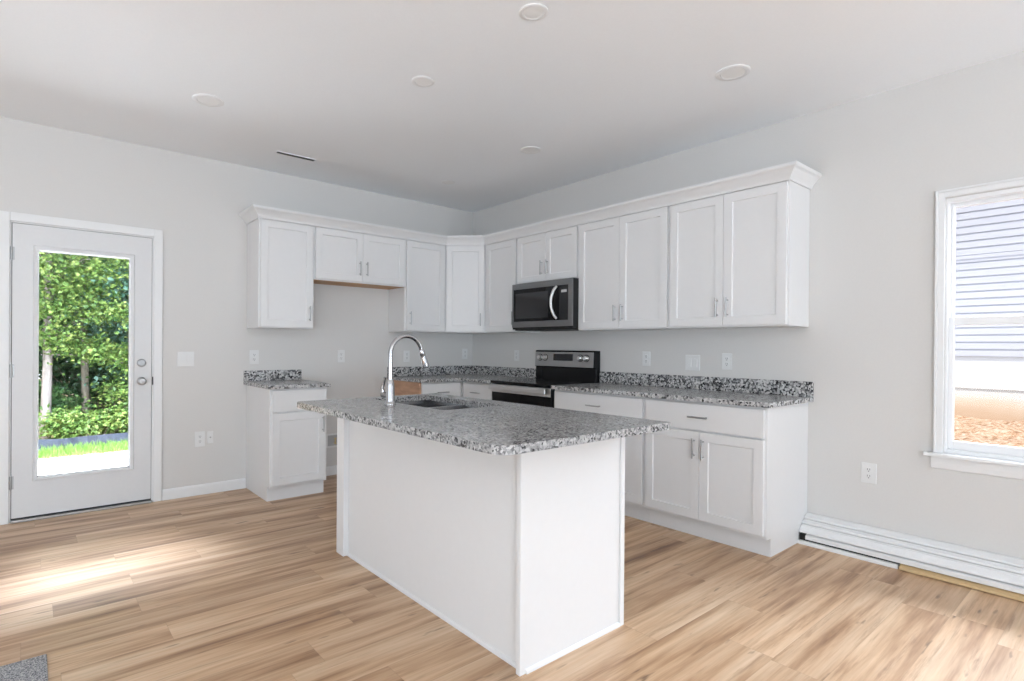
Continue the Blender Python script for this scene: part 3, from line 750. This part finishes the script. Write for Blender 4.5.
bm = B(); bx(bm, -.135, -.015, -4.22, -3.51, .0225, .0322)  # black filler put in for the shade in the gap between boards
bx(bm, -.140, -.10, -3.544, -3.512, .0325, .062)
tag(obj('gap_shade_strip', bm, 'blackmat'), 'black strip imitating shade in the gap between the lowest boards', 'strip')
# mat
bm = B(); bx(bm, -4.75, -3.847, -3.15, -2.180, 0, .009)
tag(obj('floor_mat', bm, 'rug', bevel=.003), 'grey speckled mat corner on the floor at the photo\'s lower left', 'mat')

# ------------------------------------------------------------------ outside, behind the door
GZ = -.36
GT = -.53
bm = B(); prism(bm, [(.16, GZ-.4), (.16, GZ-.02), (4.7, GZ-.02), (6.5, GT), (30, GT), (30, GZ-.4)], lambda p, tt: Vector((tt, p[0], p[1])), -16, 9)
structure(obj('ground', bm, 'soil'), 'brown soil ground behind the house', 'ground')
structure(box('patio', 'concrete', None, (-9, 3, .16, 4.75, GZ-.25, GZ)), 'pale concrete pad outside the glazed door', 'patio')
rnd = random.Random(4)
bm = B()
for i in range(9000):
    x = rnd.uniform(-6.2, .2); y = 4.62+(rnd.random()**1.3)*1.76; h = rnd.uniform(.04, .15)*(1 if y > 4.9 else .6); a = rnd.uniform(0, PI); wd = rnd.uniform(.004, .009)
    dx, dy = math.cos(a)*wd, math.sin(a)*wd; lx, ly = rnd.uniform(-.05, .05), rnd.uniform(-.04, .02)
    z = GZ-.02-(.15)*max(0, min(1, (y-4.7)/1.8))
    v = [bm.verts.new(p) for p in ((x-dx, y-dy, z), (x+dx, y+dy, z), (x+lx*.4+dx*.7, y+ly*.4+dy*.7, z+h*.6), (x+lx, y+ly, z+h), (x+lx*.4-dx*.7, y+ly*.4-dy*.7, z+h*.6))]
    bm.faces.new((v[0], v[1], v[2], v[4])); bm.faces.new((v[4], v[2], v[3]))
tag(obj('grass', bm, 'grass'), 'bright green grass strip between patio and black silt fence', 'grass', None, 'stuff')
sf = thing('silt_fence', (-3, 6.45, GT), 'low black silt fence along the foot of the trees', 'fence')
bm = B(); n = 90
vs = []
for i in range(n+1):
    x = -9+12*i/n; y = 6.45+.04*math.sin(i*.9)+.02*rnd.uniform(-1, 1); z = -.33+.010*math.sin(i*.7)
    vs.append([bm.verts.new((x, y+o, zz)) for o, zz in ((0, GT-.03), (0, z), (.006, z), (.006, GT-.03))])
for a, b_ in zip(vs, vs[1:]):
    for k in range(4): bm.faces.new((a[k], a[(k+1) % 4], b_[(k+1) % 4], b_[k]))
obj('fence_cloth', bm, 'fabricblk', sf)
for i in range(7):
    x = -8.8+1.9*i; box('stake', 'pine', sf, (x, x+.03, 6.52, 6.55, GT-.03, -.36))

def leaf(bm, c, s, r):
    d = Vector((r.gauss(0, 1), r.gauss(0, 1), r.gauss(0, .6))).normalized()
    n_ = Vector((r.gauss(0, .7), r.gauss(-.35, .7), r.gauss(.8, .5))).normalized()
    x = d.cross(n_)
    if x.length < .05: return
    x = x.normalized()*s*.34; d = d*s; k = n_*s*.10
    v = [bm.verts.new(c+q) for q in (-d*.5, x-d*.08+k, d*.5, -x-d*.08+k, d*.02)]
    bm.faces.new((v[0], v[1], v[4])); bm.faces.new((v[1], v[2], v[4])); bm.faces.new((v[2], v[3], v[4])); bm.faces.new((v[3], v[0], v[4]))
def tree(x, y, h, tr, leafm, label, seed, crown, nclus, per, ls, lean=(0, 0), barkm='bark', group='trees beyond the silt fence', cspread=.45, bough=()):
    r = random.Random(seed)
    t = thing('tree', (x, y, GT-.02), label, 'tree', group)
    bm = B(); P = []
    for i in range(13):
        a = i/12; P.append((x+lean[0]*a+.05*math.sin(a*5+seed), y+lean[1]*a, GT-.05+h*a))
    tube(bm, P, [tr*(1.25 if i == 0 else 1-.7*i/12) for i in range(13)], 12)
    cl = []
    for i in range(nclus):
        a = r.random()
        cx_, cy_, cz_, rx, ry, rz = crown
        while True:
            q = Vector((r.uniform(-1, 1), r.uniform(-1, 1), r.uniform(-1, 1)))
            if q.length < 1: break
        c = Vector((x+cx_+q.x*rx, y+cy_+q.y*ry, cz_+q.z*rz)); cl.append(c)
        zt = max(GT+.5, min(GT+h*.95, c.z-.5*abs(q.x*rx))); a = (zt-GT)/h
        s = Vector((x+lean[0]*a+.05*math.sin(a*5+seed), y+lean[1]*a, zt))
        if i % 3 == 0: tube(bm, [s, (s+c)/2+Vector((0, 0, .12)), c], [tr*.16, tr*.10, tr*.04], 5)
    for c in bough:
        cl += [Vector(c)]*2
        s = Vector((x+lean[0]*.3, y, c[2]+.25)); tube(bm, [s, (s+Vector(c))/2+Vector((0, 0, .10)), Vector(c)], [tr*.16, tr*.11, tr*.05], 5)
    obj('trunk', bm, barkm, t, smooth=True)
    bm = B()
    for c in cl:
        tilt = r.uniform(-.3, .3)
        for j in range(per):
            o = Vector((r.gauss(0, cspread), r.gauss(0, cspread), r.gauss(0, cspread*.38))); o.z += tilt*o.x - .15*o.length
            leaf(bm, c+o, ls*r.uniform(.65, 1.25), r)
    obj('foliage', bm, leafm, t)
    return t
# the pale trunk seen at the left of the glass, its bright lower boughs reaching right
tree(-3.73, 7.85, 7.5, .085, 'leafA', 'pale-trunked tree with bright leaves at the left of the door glass', 1, (.35, -.4, 2.55, 1.15, .6, 1.25), 44, 130, .085, (.22, .1), cspread=.24, bough=[(-3.45+.2*k, 7.4+.04*k, 1.25-.012*k*k*1.1) for k in range(7)])
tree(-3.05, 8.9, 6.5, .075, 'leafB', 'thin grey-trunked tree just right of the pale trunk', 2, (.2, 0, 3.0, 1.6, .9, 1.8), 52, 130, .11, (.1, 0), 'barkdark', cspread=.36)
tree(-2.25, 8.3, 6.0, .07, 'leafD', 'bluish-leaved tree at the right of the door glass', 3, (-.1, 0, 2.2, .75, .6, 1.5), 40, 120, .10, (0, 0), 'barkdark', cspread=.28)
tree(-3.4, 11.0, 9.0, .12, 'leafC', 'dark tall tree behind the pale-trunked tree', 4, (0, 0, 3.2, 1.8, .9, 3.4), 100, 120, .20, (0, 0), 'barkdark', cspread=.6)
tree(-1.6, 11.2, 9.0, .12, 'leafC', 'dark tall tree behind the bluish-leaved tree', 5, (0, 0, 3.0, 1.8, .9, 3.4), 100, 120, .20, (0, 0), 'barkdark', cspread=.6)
for i, (x, y, lm) in enumerate([(-5.4, 9.2, 'leafB'), (-5.6, 11.6, 'leafC'), (-.4, 9.2, 'leafB'), (.6, 11.5, 'leafC')]):
    tree(x, y, 7.5, .1, lm, ['leafy tree left of the pale trunk, hidden behind the door frame', 'dark tree at the far left end of the tree line', 'green tree hidden right of the door glass', 'dark tree at the right end of the tree line'][i], 20+i, (0, 0, 3.0, 1.6, .8, 2.8), 45, 55, .22, (0, 0), 'barkdark', cspread=.6)
def shrub(x, y, h, lm, label, seed, rx, n=26, per=110, ls=.085):
    r = random.Random(seed)
    t = thing('shrub', (x, y, GT-.02), label, 'shrub', 'undergrowth behind the silt fence')
    bm = B(); cl = []
    for i in range(n):
        c = Vector((x+r.uniform(-rx, rx), y+r.uniform(-.3, .3), GT+.15+r.random()*h*.85)); cl.append(c)
        tube(bm, [(x+r.uniform(-.1, .1), y, GT-.05), c], [.012, .004], 5)
    obj('stems', bm, 'barkdark', t)
    bm = B()
    for c in cl:
        for j in range(per): leaf(bm, c+Vector((r.gauss(0, .16), r.gauss(0, .16), r.gauss(0, .09))), ls*r.uniform(.6, 1.2), r)
    obj('foliage', bm, lm, t)
shrub(-3.0, 7.35, .34, 'leafA', 'low bright green shrub behind the middle of the silt fence', 31, .55)
shrub(-2.25, 7.5, 1.1, 'leafA', 'taller light green shrub at the right of the door glass', 32, .45)
shrub(-3.75, 8.8, .8, 'leafB', 'dark green shrub behind the base of the pale trunk', 33, .6)
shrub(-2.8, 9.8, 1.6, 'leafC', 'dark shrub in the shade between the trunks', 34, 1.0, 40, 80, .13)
shrub(-4.9, 7.5, .8, 'leafB', 'green shrub left of the pale trunk', 35, .7)
shrub(-1.2, 7.6, .9, 'leafB', 'green shrub at the right end of the silt fence', 36, .7)

# ------------------------------------------------------------------ outside, behind the window
bm = B(); nx, ny = 60, 110; g = []
r = random.Random(9)
for i in range(nx+1):
    row = []
    for j in range(ny+1):
        x = .16+(6.34-.16)*i/nx; y = -11.5+11.4*j/ny
        a = (x-.16)/6.18; z = -.30+.60*a**.8+.030*math.sin(x*5+y*2.2)*a+r.uniform(-.028, .028)*(a < .97)
        row.append(bm.verts.new((x, y, z)))
    g.append(row)
for i in range(nx):
    for j in range(ny): bm.faces.new((g[i][j], g[i+1][j], g[i+1][j+1], g[i][j+1]))
structure(obj('clay_ground', bm, 'clay', smooth=True), 'rough orange clay bank outside the window', 'ground')
nh = thing('house', (6.5, -6, .2), 'neighbouring house with pale horizontal siding and grey foundation', 'house')
NX = 6.32; NY0, NY1 = -12.0, -.3; ZB, EXP = 1.135, .1016
bm = B(); n = 36
prof = [(.30, ZB), (.004, ZB)]
for i in range(n):
    za = ZB+i*EXP
    prof += [(-.016, za), (-.016, za+EXP*.80), (.004, za+EXP*.84), (.004, za+EXP*.995)]
prof += [(.0, ZB+n*EXP), (.30, ZB+n*EXP)]
prism(bm, [(NX+p[0], p[1]) for p in prof], lambda p, tt: Vector((p[0], tt, p[1])), NY0, NY1)
obj('siding', bm, 'siding', nh)
box('foundation', 'found', nh, (NX+.012, NX+.30, NY0, NY1, -.2, ZB-.001))
box('foundation_ledge', 'found', nh, (NX-.004, NX+.0115, NY0, NY1, .685, .705))
box('band_board', 'siding', nh, (NX-.024, NX-.0165, NY0, NY1, 2.50, 2.55))
bm = B(); prism(bm, [(NX-.5, ZB+n*EXP+.002), (NX+.32, ZB+n*EXP+.002), (NX+4.5, ZB+n*EXP+2.2), (NX+4.5, ZB+n*EXP+2.35), (NX-.5, ZB+n*EXP+.14)], lambda p, tt: Vector((p[0], tt, p[1])), NY0-.3, NY1+.3)
obj('roof', bm, 'boxgrey', nh)
